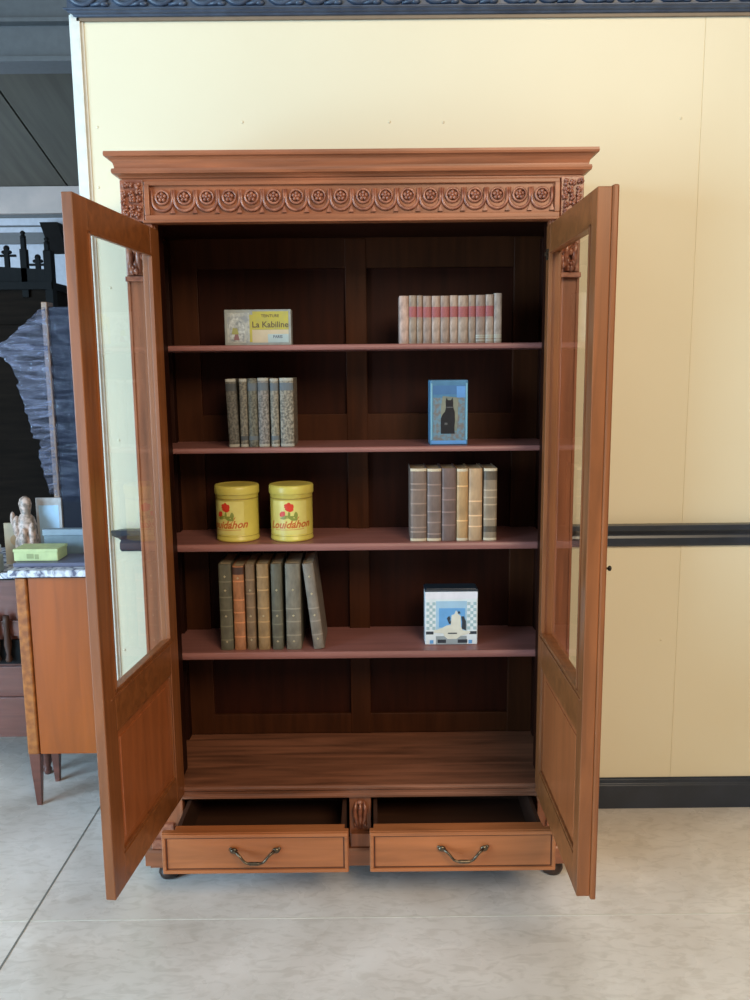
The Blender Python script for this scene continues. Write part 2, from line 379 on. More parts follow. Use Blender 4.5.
# drawers
groove_shade = mat('painted_groove_shade', (.10, .03, .012, 1), .5)  # dark strips paint the shade of the recessed line around each drawer front
def drawer(x0, x1, dy=-.2):
    o = MB()
    bx0, bx1 = x0 + .035, x1 - .012
    if x0 > 0: bx0, bx1 = x0 + .012, x1 - .035
    z0, z1 = .155, .268
    o.box(bx0, bx0 + .012, dy + .022, dy + .40, z0, z1).box(bx1 - .012, bx1, dy + .022, dy + .40, z0, z1)
    o.box(bx0, bx1, dy + .39, dy + .40, z0, z1 - .02).box(bx0 + .012, bx1 - .012, dy + .022, dy + .39, z0 + .004, z0 + .012)
    dr = o.build('drawer', wood_drawer_in, bc)
    MB().box(bx0, bx1, dy + .019, dy + .045, .150, .277).build('front_core', wood_drawer, dr, bevel=.002)
    f = MB().box(x0, x1, dy, dy + .02, .147, .278)
    e = .012
    f.box(x0 + .002, x1 - .002, dy - .006, dy, .264, .276).box(x0 + .002, x1 - .002, dy - .006, dy, .149, .160)
    f.box(x0 + .002, x0 + e, dy - .006, dy, .160, .264).box(x1 - e, x1 - .002, dy - .006, dy, .160, .264)
    f.build('drawer_front', wood_drawer, dr, bevel=.0018)
    il = MB(); q = .0135
    il.box(x0 + q, x1 - q, dy - .0012, dy, .2600, .2628).box(x0 + q, x1 - q, dy - .0012, dy, .1612, .1640)
    il.box(x0 + q, x0 + q + .0028, dy - .0012, dy, .164, .260).box(x1 - q - .0028, x1 - q, dy - .0012, dy, .164, .260)
    il.build('groove_shade_line', groove_shade, dr)
    cx = (x0 + x1) / 2
    h = MB(); y = dy - .004
    pts = []
    for j in range(21):
        t = j / 20; u = -1 + 2 * t
        z = .224 - .030 * (1 / (1 + math.exp(-(0.62 - abs(u)) * 11)))
        pts.append((cx + u * .060, y - .022 * (1 - u ** 6) - .002, z))
    h.tube(pts, [.0055 if abs(j - 10) < 3 else (.0038 if j not in (0, 1, 19, 20) else .005) for j in range(21)], 10)
    for s in (-1, 1):
        h.ball(cx + s * .063, y - .004, .224, .012, .006, .009, 12, 6); h.ball(cx + s * .072, y - .002, .229, .006, .004, .005, 8, 4)
    h.build('handle', bronze, dr)
drawer(-.591, -.032); drawer(.031, .589)

# doors: built closed-side local: s runs along the width from the hinge, t outward thickness
def door(side, ang, w, th, lip):
    hx = side * .561
    d = Vector((-side * math.cos(ang), -math.sin(ang), 0)); n = Vector((side * abs(d.y), 0, 0)); n = Vector((-d.y, d.x, 0)) if side > 0 else Vector((d.y, -d.x, 0))
    # n points away from the opening (outer face side)
    if n.x * side < 0: n = -n
    base = Vector((hx, -.004, 0))
    def M(sv, t, z): p = base + d * sv + n * t; return (p.x, p.y, z)
    def bx(mb, s0, s1, t0, t1, z0, z1, M=M):
        vs = [M(s_, t_, z_) for z_ in (z0, z1) for t_ in (t0, t1) for s_ in (s0, s1)]
        mb.add(vs, [(0, 2, 3, 1), (4, 5, 7, 6), (0, 1, 5, 4), (1, 3, 7, 5), (3, 2, 6, 7), (2, 0, 4, 6)])
    z0, z1 = .300, 2.043; S1 = .068 if side < 0 else .052; S2 = w - (.072 if side < 0 else .05)
    gz0, gz1 = .835, 1.968; pz0, pz1 = .388, .730
    f = MB()
    bx(f, 0, S1, 0, th, z0, z1); bx(f, S2, w, 0, th, z0, z1)
    o = f.build('door', wood_door, bc, bevel=.0025)
    for a, b in ((z0, pz0), (pz1, gz0), (gz1, z1)):
        r = MB(); bx(r, S1, S2, .0005, th - .0005, a, b); r.build('door_rail', wood_door_x, o, bevel=.002)
    # beads round the glass and the panel
    bd = MB()
    for a, b in ((gz0, gz1),):
        bx(bd, S1, S1 + .007, -.004, .008, a, b); bx(bd, S2 - .007, S2, -.004, .008, a, b)
        bx(bd, S1, S2, -.004, .008, a, a + .007); bx(bd, S1, S2, -.004, .008, b - .007, b)
    bx(bd, S1 - .03, S2 + .03, -.003, .003, gz0 - .016, gz0 - .010)
    for a, b in ((pz0, pz1),):
        bx(bd, S1, S1 + .008, .003, .012, a, b); bx(bd, S2 - .008, S2, .003, .012, a, b)
        bx(bd, S1, S2, .003, .012, a, a + .008); bx(bd, S1, S2, .003, .012, b - .008, b)
    bd.build('glazing_bead', wood_door, o, bevel=.0015)
    g = MB(); bx(g, S1 + .001, S2 - .001, th * .5, th * .5 + .0005, gz0, gz1)
    # one surface only, so the pane reads as a single thin sheet
    g2 = MB(); g2.add([M(S1, th * .5, gz0), M(S2, th * .5, gz0), M(S2, th * .5, gz1), M(S1, th * .5, gz1)], [(0, 1, 2, 3)])
    g2.build('glass_pane', glass, o)
    pn = MB(); bx(pn, S1 + .0005, S2 - .0005, .010, .020, pz0, pz1); bx(pn, S1 + .03, S2 - .03, .007, .012, pz0 + .03, pz1 - .03)
    pn.build('door_panel', wood_panel, o, bevel=.003)
    # hinges at the meeting with the pilaster
    for z in (1.86, 1.10, .40):
        h = MB(); h.lathe([(.003, 0), (.004, .004), (.004, .066), (.003, .07)], *M(.001, th + .002, z), 10)
        h.build('hinge', bronze, o)
    if lip:
        l = MB(); bx(l, w - .030, w + .004, th, th + .015, z0 - .008, z1 + .004); l.build('meeting_strip', wood_door, o, bevel=.004)
        l = MB(); l.tube([M(w - .03, th + .01, 1.155), M(w - .03, th + .028, 1.155)], .003, 8); l.ball(*M(w - .03, th + .031, 1.155), .005, .005, .007); l.build('key', iron, o)
        c = MB(); bx(c, .026, .040, -.006, 0, 1.945, 1.975); bx(c, .030, .036, -.011, -.006, 1.955, 1.966); c.build('catch', bronze, o)
    return o
door(-1, 1.674, .553, .027, False)
door(1, 1.574, .553, .034, True)

# ---------------------------------------------------------------- books
def leather(name, c, c2=None, scale=55, rough=.5, st=(1, 1, .5), lo=.35, hi=.65):
    return mat(name, c, rough, c2=c2 or k(c, .6), scale=scale, stretch=st, bump=.3, detail=6, lo=lo, hi=hi)
paper = mat('aged_paper', (.50, .42, .28, 1), .8, c2=(.38, .30, .18, 1), scale=120, stretch=(1, 1, .1))
gilt = mat('gilt_tooling', (.62, .52, .33, 1), .4, .3)
gilt_faint = mat('faded_gilt_tooling', (.45, .42, .34, 1), .5, .1)
def book(name, label, group, x0, x1, z0, h, d, yf, m, bands=(), bandm=None, labels=(), tilt=0, caps=None, dots=(), thin=False):
    w = x1 - x0; cx = (x0 + x1) / 2
    t = thing(name, label, 'book', (cx, yf, z0), 0, group); t.rotation_euler = (0, tilt, 0)
    hw = w / 2 - .0004; bul = min(.007, w * .22)
    arc = lambda e=0, n=9: [(-(hw + e * .3) * math.cos(PI * j / (n - 1)), (bul) - (bul + e) * math.sin(PI * j / (n - 1))) for j in range(n)]
    # cover: rounded spine joined to two boards
    A = arc(); bt = .0022
    out = A + [(hw, d), (hw - bt, d), (hw - bt, bul + .003)] + [(-hw + bt, bul + .003), (-hw + bt, d), (-hw, d)]
    c = MB().prism(out, 0, h, lambda p, q, a: (p, q, a)); c.build('cover', m, t, bevel=.0006)
    MB().box(-hw + bt, hw - bt, bul + .003, d - .004, .003, h - .004).build('pages', paper, t)
    strip = lambda za, zb, e: MB().prism(arc(e) + [(hw, bul + .002), (-hw, bul + .002)], za, zb, lambda p, q, a: (p, q, a))
    for zf in bands: strip(h * zf - .0022, h * zf + .0022, .0011).build('raised_band', bandm or m, t)
    for za, zb, lm in labels: strip(h * za, h * zb, .0006).build('spine_label', lm, t)
    if caps:
        strip(0.0005, .009, .0007).build('spine_cap', caps, t); strip(h - .009, h - .0005, .0007).build('spine_cap', caps, t)
    for zf in dots:                     # small gilt flower stamped between the bands
        g = MB()
        for q in range(4):
            a = q * PI / 2; g.ball(.0026 * math.cos(a), -.0006, h * zf + .0026 * math.sin(a), .0016, .0009, .0016, 6, 4)
        g.ball(0, -.0006, h * zf, .0018, .001, .0018, 6, 4)
        g.build('gilt_flower', gilt, t)
    return t

# row 1: twelve small books with red labels on the top shelf
red = mat('faded_red_label', (.38, .10, .10, 1), .5, c2=(.27, .075, .075, 1), scale=200)
e1 = [399.4, 409.2, 417, 422.9, 431.7, 440.5, 449.5, 458, 468.3, 475.6, 485.2, 493.5, 501.6]
f1 = lambda p: .138 + (p - 399.4) * .3205 / 102.2
tones1 = [(.62, .48, .41), (.40, .34, .27), (.40, .33, .26), (.42, .34, .29), (.52, .43, .36), (.42, .34, .28), (.55, .46, .38), (.50, .42, .34), (.42, .35, .28), (.38, .31, .26), (.50, .43, .36), (.46, .42, .37)]
lab1 = ['leftmost small pinkish book, beside the gap, in the row on the top shelf', 'second small red-labelled book from the left on the top shelf', 'third small red-labelled book from the left, thin, on the top shelf',
 'thin fourth red-labelled book from the left on the top shelf', 'fifth red-labelled book from the left on the top shelf', 'sixth small red-labelled book from the left on the top shelf',
 'pale seventh red-labelled book from the left on the top shelf', 'sixth small red-labelled book from the right on the top shelf', 'thin fifth small red-labelled book from the right on the top shelf',
 'dark fourth small book from the right on the top shelf, light lines near its foot', 'third small red-labelled book from the right on the top shelf', 'pale grey book without clear red label at the right end of the top shelf row']
lab1 = ['leftmost of the twelve small red-labelled books on the top shelf, pale pink spine'] + ['%s of the twelve small red-labelled books on the top shelf' % w for w in
   ('second from left', 'third from left', 'fourth from left, thin,', 'fifth from left', 'sixth from left', 'seventh from left, pale,', 'eighth from left', 'ninth from left, thin,', 'tenth from left, dark,', 'eleventh from left')] + ['rightmost small book in the top shelf row, pale grey with no red label']
labels1_z = (.55, .77)
for i in range(12):
    c = (tones1[i][0] * .96, tones1[i][1] * .84, tones1[i][2] * .80, 1)
    m = leather('marbled_spine', c, k(c, .55), 70)
    L_ = [(labels1_z[0], labels1_z[1], red)] if 0 < i < 11 else []
    if i == 0: L_ = []
    caps = None
    book('book', lab1[i], 'small antique books on the top shelf', f1(e1[i]), f1(e1[i + 1]), 1.7172, .147 + random.uniform(-.0015, .0015) + (.004 if i == 11 else 0), .10, .150 + random.uniform(-.002, .002), m,
         bands=(.06, .10) if i < 9 else (.06, .12, .16), bandm=gilt_faint if i >= 9 else m, labels=L_)
# row 2: six mottled grey books
e2 = [(226.6, 237.6), (238.7, 246.8), (247.2, 257), (257.4, 268.6), (270.1, 278.7), (279.8, 294)]
f2 = lambda p: -.408 + (p - 226) * .2 / 64.5
t2 = [(.135, .13, .115), (.20, .185, .15), (.155, .155, .125), (.25, .24, .235), (.27, .255, .215), (.27, .25, .21)]
lab2 = ['leftmost tall grey mottled book on the second shelf, slightly tilted', 'thin second grey mottled book from the left on the second shelf', 'darker olive-grey mottled third book from the left on the second shelf',
        'pale bluish-grey fourth book from the left on the second shelf', 'fifth grey mottled book from the left on the second shelf', 'rightmost grey mottled book on the second shelf, dark side cover showing']
dk = mat('dark_grey_label', (.06, .065, .07, 1), .6)
dk2 = mat('slate_label', (.12, .14, .16, 1), .6)
lightcap = mat('pale_worn_cap', (.42, .40, .34, 1), .7)
for i, (a, b) in enumerate(e2):
    c = (t2[i][0] * 1.15, t2[i][1] * 1.08, t2[i][2] * 1.0, 1)
    m = leather('mottled_spine', c, k(c, .38), 130, st=(1, 1, 1), lo=.42, hi=.58)
    book('book', lab2[i], 'grey mottled books on the second shelf', f2(a), f2(b), 1.3985, .216 + random.uniform(-.001, .002), .14, .150, m,
         labels=[(.82, .93, [dk, m, dk2, dk2, dk2, dk2][i]), (.10, .16, [m, dk, dk2, m, dk2, m][i])], caps=lightcap if i != 2 else None, bands=(.78, .45, .2), bandm=m, tilt=-.03 if i == 0 else 0)
# row 3: six leather books on the third shelf
e3 = [(410, 426.4), (426.8, 441), (441.4, 455.9), (456.3, 467.8), (468.2, 481.9), (483.2, 496.6)]
f3 = lambda p: .171 + (p - 410) * .280 / 87
t3 = [(.24, .165, .13), (.225, .155, .13), (.20, .125, .105), (.58, .34, .15), (.60, .38, .21), (.36, .26, .17)]
lab3 = ['thick grey-brown leather book at the left end of the third shelf row', 'second grey-brown leather book from the left on the third shelf', 'dark reddish-brown leather book beside the tan books on the third shelf',
        'narrow golden tan leather book in the middle of the third shelf row', 'wider pale tan leather book, second from right on the third shelf', 'brown book with dark bottom label at the right end of the third shelf row']
cream = mat('cream_spine_edge', (.68, .55, .38, 1), .6)
bnd = [(.13, .19, .36, .52, .71, .79), (.10, .26, .41, .63, .78), (.22, .40, .57, .73), (.28, .76), (.20, .35, .55), (.30, .50, .60, .70)]
for i, (a, b) in enumerate(e3):
    c = tuple(x * 1.0 for x in t3[i]) + (1,)
    m = leather('calf_leather', c, k(c, .62), 30)
    b2 = mat('worn_band', k(c, 1.5), .5)
    L_ = [(.12, .20, leather('dark_label', k(c, .35)))] if i == 5 else ([(.29, .0 + .33, cream)] if i == 99 else [])
    if i == 5: L_.append((.84, .97, leather('dark_top_label', k(c, .4))))
    book('book', lab3[i], 'leather books on the third shelf', f3(a), f3(b), 1.0885, .236 + random.uniform(-.0015, .002), .15, .140, m, bands=bnd[i], bandm=b2, labels=L_, caps=cream if i in (0, 1, 3, 5) else None)
# row 4: seven tall books on the fourth shelf
e4 = [(219.6, 232.4), (233.3, 244.5), (245.8, 255), (257, 268.7), (271, 281.9), (285, 300)]
f4 = lambda p: -.455 + (p - 220) * .3125 / 94
t4 = [(.145, .13, .085), (.52, .22, .10), (.27, .175, .10), (.40, .25, .115), (.15, .14, .10), (.235, .205, .155)]
lab4 = ['dark grey-green tall book at the left end of the lower shelf row', 'orange-tan leather tall book, second from left on the lower shelf', 'narrow grey-brown tall book between the orange and golden ones', 'golden tan tall book with raised bands on the lower shelf',
        'narrow dark green-grey tall book right of the golden tan one', 'thick grey tall book standing upright beside the leaning one']
bn4 = [(.12, .28, .47, .62, .80), (.16, .33, .45, .60, .82), (.15, .33, .50, .66, .82), (.15, .33, .49, .70, .85), (.15, .30, .46), (.17, .33, .48)]
for i, (a, b) in enumerate(e4):
    c = t4[i] + (1,)
    m = leather('tall_spine_leather', c, k(c, .6), 45)
    book('book', lab4[i], 'tall books on the lower shelf', f4(a), f4(b), .7265, .290 - (.006 if i == 1 else 0), .19, .145, m, bands=bn4[i], bandm=mat('rubbed_band', k(c, 1.45), .5),
         dots=[(.10, .40, .70, .86), (.86,), (.12, .40, .70), (.40,), (.10, .40, .70), (.10, .40, .70)][i],
         labels=[(.90, .985, leather('torn_head', (.10, .05, .04, 1)))] if i == 1 else [])
c = (.27, .225, .18, 1)
m = leather('tall_spine_leather', c, k(c, .6), 45)
tl = .112
book('book', 'grey tall book leaning left at the right end of the lower shelf row', 'tall books on the lower shelf', -.150, -.113, .7285, .290, .19, .145, m, bands=(.17, .33, .48), bandm=mat('rubbed_band', k(c, 1.4), .5), dots=(.12, .40, .65, .85), tilt=-tl)

# ---------------------------------------------------------------- yellow tins
yel = mat('yellow_tin_enamel', (.72, .60, .12, 1), .35, c2=(.60, .49, .10, 1), scale=9)
yel_pale = mat('pale_yellow_tin_label', (.80, .70, .22, 1), .35, c2=(.68, .58, .16, 1), scale=14)
tin_red = mat('tin_red_print', (.72, .05, .02, 1), .4)
tin_green = mat('tin_green_print', (.28, .30, .05, 1), .4)
tin_orange = mat('tin_orange_lettering', (.60, .16, .03, 1), .4)
tin_line = mat('tin_brown_line', (.30, .20, .04, 1), .4)
def text_mesh(body, size, shear=0, font_off=0):
    cu = bpy.data.curves.new('t', 'FONT'); cu.body = body; cu.size = size; cu.shear = shear; cu.align_x = 'CENTER'; cu.extrude = 0; cu.offset = font_off; cu.resolution_u = 2
    o = bpy.data.objects.new('t', cu); col.objects.link(o)
    dg = bpy.context.evaluated_depsgraph_get(); me = bpy.data.meshes.new_from_object(o.evaluated_get(dg))
    vs = [tuple(v.co) for v in me.vertices]; fs = [tuple(p.vertices) for p in me.polygons]
    bpy.data.objects.remove(o); bpy.data.curves.remove(cu); bpy.data.meshes.remove(me)
    return vs, fs
RT = .0705
def wrapped(vs2, fs, rot, r):
    out = []
    for x, z in vs2:
        a = x / r + rot; out.append((r * math.sin(a), -r * math.cos(a), z))
    return out, fs
def disc(cx, cz, rx, rz, n=14, rnd=None):
    pts = [(cx, cz)] + [(cx + rx * (1 + (rnd.uniform(-.25, .2) if rnd else 0)) * math.cos(2 * PI * j / n), cz + rz * math.sin(2 * PI * j / n)) for j in range(n)]
    return pts, [(0, 1 + j, 1 + (j + 1) % n) for j in range(n)]
def tin(label, x, rot):
    t = thing('tin_canister', label, 'tin', (x, .216, 1.0885), 0, 'yellow tin canisters on the third shelf')
    b = MB().lathe([(RT - .003, 0), (RT, .003), (RT, .008), (RT - .0015, .010), (RT - .0015, .150), (RT, .152), (RT, .156)], 0, 0, 0, 48).build('canister_body', yel, t)
    MB().lathe([(RT + .0015, .154), (RT + .0025, .157), (RT + .0025, .178), (RT, .182), (RT - .010, .1835), (RT - .014, .181)], 0, 0, 0, 48).build('lid', yel, t)
    for z in (.1385, .1405, .018):
        MB().lathe([(RT - .0014, z), (RT - .0006, z + .0006), (RT - .0014, z + .0014)], 0, 0, 0, 48).build('printed_line', tin_line, b)
    # pale label field
    g = MB(); n = 16; vs = []; W = .062
    for j in range(n + 1):
        for z in (.024, .134):
            a = (-W + 2 * W * j / n) / RT + rot; vs.append(((RT - .0009) * math.sin(a), -(RT - .0009) * math.cos(a), z))
    g.add(vs, [(2 * j, 2 * j + 2, 2 * j + 3, 2 * j + 1) for j in range(n)], True); g.build('label_field', yel_pale, b)
    rnd = random.Random(5); r = RT - .0004
    fl_ = MB()
    for cx, cz, rr in ((0, .112, .0125), (-.007, .117, .009), (.008, .116, .009), (.0, .122, .008), (.004, .108, .010), (-.022, .092, .009), (-.027, .088, .006), (-.018, .095, .006)):
        p, f = disc(cx, cz, rr, rr * .95, 14, rnd); fl_.add(*wrapped(p, f, rot, r))
    fl_.build('printed_flower', tin_red, b)
    lf_ = MB()
    for cx, cz, rx, rz in ((-.012, .082, .016, .005), (.010, .080, .015, .006), (.022, .088, .006, .011), (.0, .088, .004, .012), (-.02, .078, .010, .004), (.016, .074, .012, .004)):
        p, f = disc(cx, cz, rx, rz, 12, rnd); lf_.add(*wrapped(p, f, rot, r - .0002))
    lf_.build('printed_leaves', tin_green, b)
    tx = MB(); vs, fs = text_mesh('Louidahon', .034, .35, .0010)
    tx.add(*wrapped([(v[0], v[1] + .046 + v[0] * .04) for v in vs], fs, rot, r))
    sw = [(-.052 + .0105 * j, .046 + (.003 if j % 2 else -.002)) for j in range(11)]
    p = [(.016, .060), (.019, .060), (.034, .083), (.031, .083)]; tx.add(*wrapped(p, [(0, 1, 2, 3)], rot, r))
    p = [(-.05, .038), (.05, .041), (.05, .0425), (-.05, .040)]
    q = [(-.05 + .1 * j / 10, .038 + .003 * j / 10) for j in range(11)] + [(.05 - .1 * j / 10, .0425 - .003 * j / 10) for j in range(11)]
    tx.add(*wrapped(q, [(j, j + 1, 20 - j, 21 - j) for j in range(10)], rot, r))
    tx.build('lettering', tin_orange, b)
tin('left yellow tin canister, its red flower print turned to the left side', -.397, -.42)
tin('right yellow tin canister with red flower print facing the front', -.218, -.03)

# ---------------------------------------------------------------- boxes on the shelves
def flat(name, m, parent, shapes, y, t=.0007):
    g = MB()
    for p in shapes: g.face(p, y, t)
    return g.build(name, m, parent)
R = lambda x0, x1, z0, z1: [(x0, z0), (x1, z0), (x1, z1), (x0, z1)]
# long shallow box with yellow lettering panel
t = thing('cardboard_box', 'long pale grey box with yellow printed panel standing on the top shelf', 'box', (-.408, .160, 1.7172))
bm_ = mat('grey_card', (.36, .38, .36, 1), .6, c2=(.27, .29, .28, 1), scale=40)
w, h = .208, .110
MB().box(0, w, 0, .05, 0, h).build('box_body', bm_, t, bevel=.002)
flat('printed_field', mat('pale_printed_paper', (.50, .52, .48, 1), .6, c2=(.30, .33, .36, 1), scale=55, lo=.4, hi=.6), t, [R(.008, .078, .008, h - .01)], 0)
flat('yellow_panel', mat('mustard_print', (.50, .43, .06, 1), .6, c2=(.42, .38, .10, 1), scale=40), t, [[(.078, .094), (.088, .094), (.088, .104), (.200, .104), (.200, .048), (.086, .048), (.086, .010), (.078, .010)]], 0)
flat('cream_panel', mat('cream_print', (.62, .52, .36, 1), .6), t, [R(.086, .200, .008, .0475)], 0)
flat('white_panel', mat('pale_blue_print', (.45, .55, .55, 1), .6), t, [R(.135, .200, .008, .034)], -.0007)
flat('picture', mat('figure_print', (.62, .66, .66, 1), .6, c2=(.25, .28, .30, 1), scale=90), t, [[(.018, .012), (.060, .012), (.064, .05), (.050, .085), (.040, .098), (.022, .094), (.014, .06)]], -.0007)
flat('picture_detail', mat('olive_print', (.38, .38, .14, 1), .6), t, [[(.022, .034), (.044, .034), (.04, .052), (.026, .054)]], -.0014)
flat('picture_foot', mat('mauve_print', (.30, .16, .18, 1), .6), t, [[(.028, .016), (.046, .016), (.042, .034), (.032, .034)]], -.0014)
dl = mat('brown_lettering', (.12, .085, .05, 1), .6)
vs, fs = text_mesh('LA K', .027, 0, .0004)
def txt(body, size, x, z, y, m, parent, off=.0004, shear=0):
    vs, fs = text_mesh(body, size, shear, off)
    g = MB(); g.add([(x + v[0], y, z + v[1]) for v in vs], fs); return g.build('lettering', m, parent)
txt('La Kabiline', .026, .143, .055, -.0012, dl, t)
txt('TEINTURE', .0125, .143, .086, -.0012, dl, t, .0002)
txt('PARIS', .012, .166, .022, -.0018, mat('grey_lettering', (.12, .14, .18, 1), .6), t, .0003)
# blue box with a black cat
t = thing('picture_tin', 'upright blue box printed with a black seated cat, on the second shelf', 'box', (.235, .155, 1.3985))
blu = mat('blue_print', (.085, .225, .37, 1), .5, c2=(.06, .17, .28, 1), scale=25)
w, h = .120, .205
MB().box(0, w, 0, .095, 0, h).build('box_body', blu, t, bevel=.003)
flat('title_band', mat('deep_blue_print', (.06, .16, .33, 1), .5), t, [R(.008, .112, .160, .188)], 0)
flat('scenery', mat('flower_meadow_print', (.13, .24, .31, 1), .5, c2=(.17, .15, .14, 1), scale=75, detail=6, lo=.4, hi=.6), t, [R(.010, .110, .014, .150)], 0)
flat('cream_panel', mat('grey_cream_print', (.25, .24, .17, 1), .5, c2=(.16, .18, .15, 1), scale=30), t, [[(.036, .045), (.086, .045), (.090, .15), (.04, .155), (.034, .12)]], -.0007)
blk = mat('black_print', (.012, .012, .016, 1), .4)
cat = [(.034, .036), (.034, .085), (.040, .098), (.047, .106), (.050, .118), (.049, .138), (.052, .150), (.056, .142), (.066, .142), (.071, .150), (.073, .136), (.073, .120), (.078, .105), (.079, .080), (.077, .055), (.078, .036)]
flat('cat_picture', blk, t, [cat], -.0014)
flat('cat_collar', mat('grey_print', (.10, .10, .10, 1), .5), t, [[(.052, .118), (.072, .118), (.072, .121), (.052, .121)], [(.046, .064), (.055, .064), (.055, .071), (.046, .071)]], -.0021)
flat('blue_footer', mat('bright_blue_print', (.12, .32, .66, 1), .5), t, [R(.004, .116, .003, .014)], -.0007)
flat('blue_edge', mat('pale_cyan_print', (.22, .45, .55, 1), .5), t, [R(.002, .007, .016, .195), R(.113, .118, .016, .195)], -.0007)
flat('blue_corner', mat('bright_blue_print_b', (.12, .30, .62, 1), .5), t, [R(.084, .112, .150, .186)], -.0007)
# teapot tin
t = thing('tea_tin', 'square blue and white tin with teapot picture on the lower shelf', 'tin', (.2205, .180, .7265))
wht = mat('white_enamel', (.85, .90, .92, 1), .35)
w, h = .175, .192
MB().box(0, w, 0, .065, 0, h - .009).build('tin_body', wht, t, bevel=.003)
MB().box(-.001, w + .001, -.001, .076, h - .010, h - .003).box(.004, w - .004, .004, .071, h - .003, h).build('lid', mat('dark_blue_lid', (.015, .03, .05, 1), .35), t, bevel=.002)
skyb = mat('sky_blue_print', (.16, .42, .78, 1), .4); pale = mat('pale_sky_print', (.42, .64, .82, 1), .4)
tile = mat('pale_tile_print', (.42, .58, .62, 1), .4); dkp = mat('charcoal_print', (.035, .045, .06, 1), .4); crm = mat('ivory_print', (.82, .80, .68, 1), .4)
flat('white_band', mat('lilac_white_print', (.90, .87, .93, 1), .4), t, [R(.001, w - .001, .158, .181)], 0)
flat('blue_field', pale, t, [R(.036, w - .036, .046, .150)], 0)
flat('blue_panel', skyb, t, [R(.046, w - .042, .060, .126)], -.0007)
tl_ = []
for cx in (.0045, .0145, .0245):
    for j in range(9): 
        if (j + int(cx * 100)) % 2 == 0: tl_ += [R(cx, cx + .010, .052 + j * .0105, .0625 + j * .0105), R(w - cx - .010, w - cx, .052 + j * .0105, .0625 + j * .0105)]
flat('checker_tiles', tile, t, [p for p in tl_ if p[0][0] < .08], 0); flat('checker_tiles', tile, t, [p for p in tl_ if p[0][0] > .08], 0)
flat('dark_bars', dkp, t, [R(.003, .028, .036, .046), R(w - .028, w - .003, .036, .046), R(.042, .070, .006, .018), R(w - .066, w - .034, .006, .018)], 0)
flat('corner_tiles', skyb, t, [R(.016, .028, .004, .016), R(w - .030, w - .018, .004, .016)], 0)
flat('grey_base', mat('grey_blue_print', (.35, .40, .42, 1), .4), t, [R(.036, w - .036, .001, .030)], .0002)
pot = [(.060, .040), (.064, .030), (.075, .020), (.105, .020), (.118, .030), (.150, .040), (.150, .046), (.125, .050), (.120, .060), (.118, .100), (.110, .106), (.106, .116), (.102, .118), (.098, .106), (.088, .102), (.086, .070), (.070, .066), (.056, .058), (.030, .050), (.030, .042)]
flat('teapot_picture', crm, t, [pot], -.0014)
flat('teapot_shade', dkp, t, [[(.122, .056), (.136, .050), (.136, .080), (.128, .098), (.120, .098), (.123, .078)], [(.072, .092), (.080, .100), (.084, .092), (.080, .078), (.085, .086), (.086, .074), (.080, .072)], [(.076, .038), (.106, .038), (.106, .042), (.076, .042)], [(.108, .108), (.118, .108), (.112, .118)]], -.0021)

# ---------------------------------------------------------------- oak dresser beside the wall
t = thing('washstand', 'golden oak washstand with marble top, its plain side facing out beside the bookcase', 'dresser', (-1.11, .47, 0))
X0, X1, D = -.152, .17, .23      # local to (-1.11,.47)
X1 = .17
pn = MB().box(-.105, X1, .004, D, .213, .898); pn.build('side_panel', oak, t, bevel=.002)
MB().box(X0 + .002, -.108, -.004, D, .213, .898).build('corner_stile', oak_edge, t, bevel=.006)
for x, y in ((-.128, .022), (.145, .022), (-.128, D - .02), (.145, D - .02)):
    MB().add([(x - .021, y - .02, .213), (x + .021, y - .02, .213), (x + .021, y + .02, .213), (x - .021, y + .02, .213),
              (x - .009, y - .009, 0), (x + .009, y - .009, 0), (x + .009, y + .009, 0), (x - .009, y + .009, 0)],
             [(0, 1, 2, 3), (4, 7, 6, 5), (0, 4, 5, 1), (1, 5, 6, 2), (2, 6, 7, 3), (3, 7, 4, 0)]).build('leg', oak_edge if x > 0 else redwood, t, bevel=.002)
MB().box(X0 - .005, X1, -.006, D, .898, .904).build('top_bead', blackwood, t)
MB().box(X0 - .014, X1, -.022, D + .0, .904, .930).build('marble_top', marble, t, bevel=.004)

# reddish chest behind on the left
t = thing('chest_of_drawers', 'dark red mahogany chest of drawers at the left edge, behind the oak washstand', 'chest of drawers', (-1.75, .71, 0))
w = .47
MB().box(-w, w, .012, .45, .17, .835).build('carcass', redwood, t, bevel=.003)
for z0, z1 in ((.19, .345), (.36, .475), (.60, .665)):
    d = MB().box(-w + .02, w - .02, 0, .012, z0, z1).box(-w + .012, w - .012, -.004, .008, z1 - .006, z1).build('drawer', redwood, t, bevel=.002)
    MB().ball(-.2, -.014, (z0 + z1) / 2, .014, .014, .014).ball(.2, -.014, (z0 + z1) / 2, .014, .014, .014).build('knob', brass, d)
d = MB().box(-w + .02, w - .02, 0, .012, .485, .585).build('drawer', blackwood, t, bevel=.002)
for x in (.30, .345, -.345, -.3):
    MB().lathe([(.010, 0), (.014, .01), (.008, .03), (.015, .07), (.010, .14), (.014, .16), (.012, .19)], x, -.014, .60 - .10, 14).build('baluster', wood_drawer_in, t)
for x in (-w + .03, w - .024):
    for y in (.035, .42):
        MB().lathe([(.012, 0), (.018, .02), (.012, .03), (.022, .06), (.024, .11), (.018, .14), (.026, .17)], x, y, 0, 16).build('leg', redwood, t)
MB().box(-w - .01, w, -.02, .46, .835, .842).build('top_bead', blackwood, t)
MB().box(-w - .015, w, -.03, .46, .842, .866).build('marble_top', marble, t, bevel=.003)

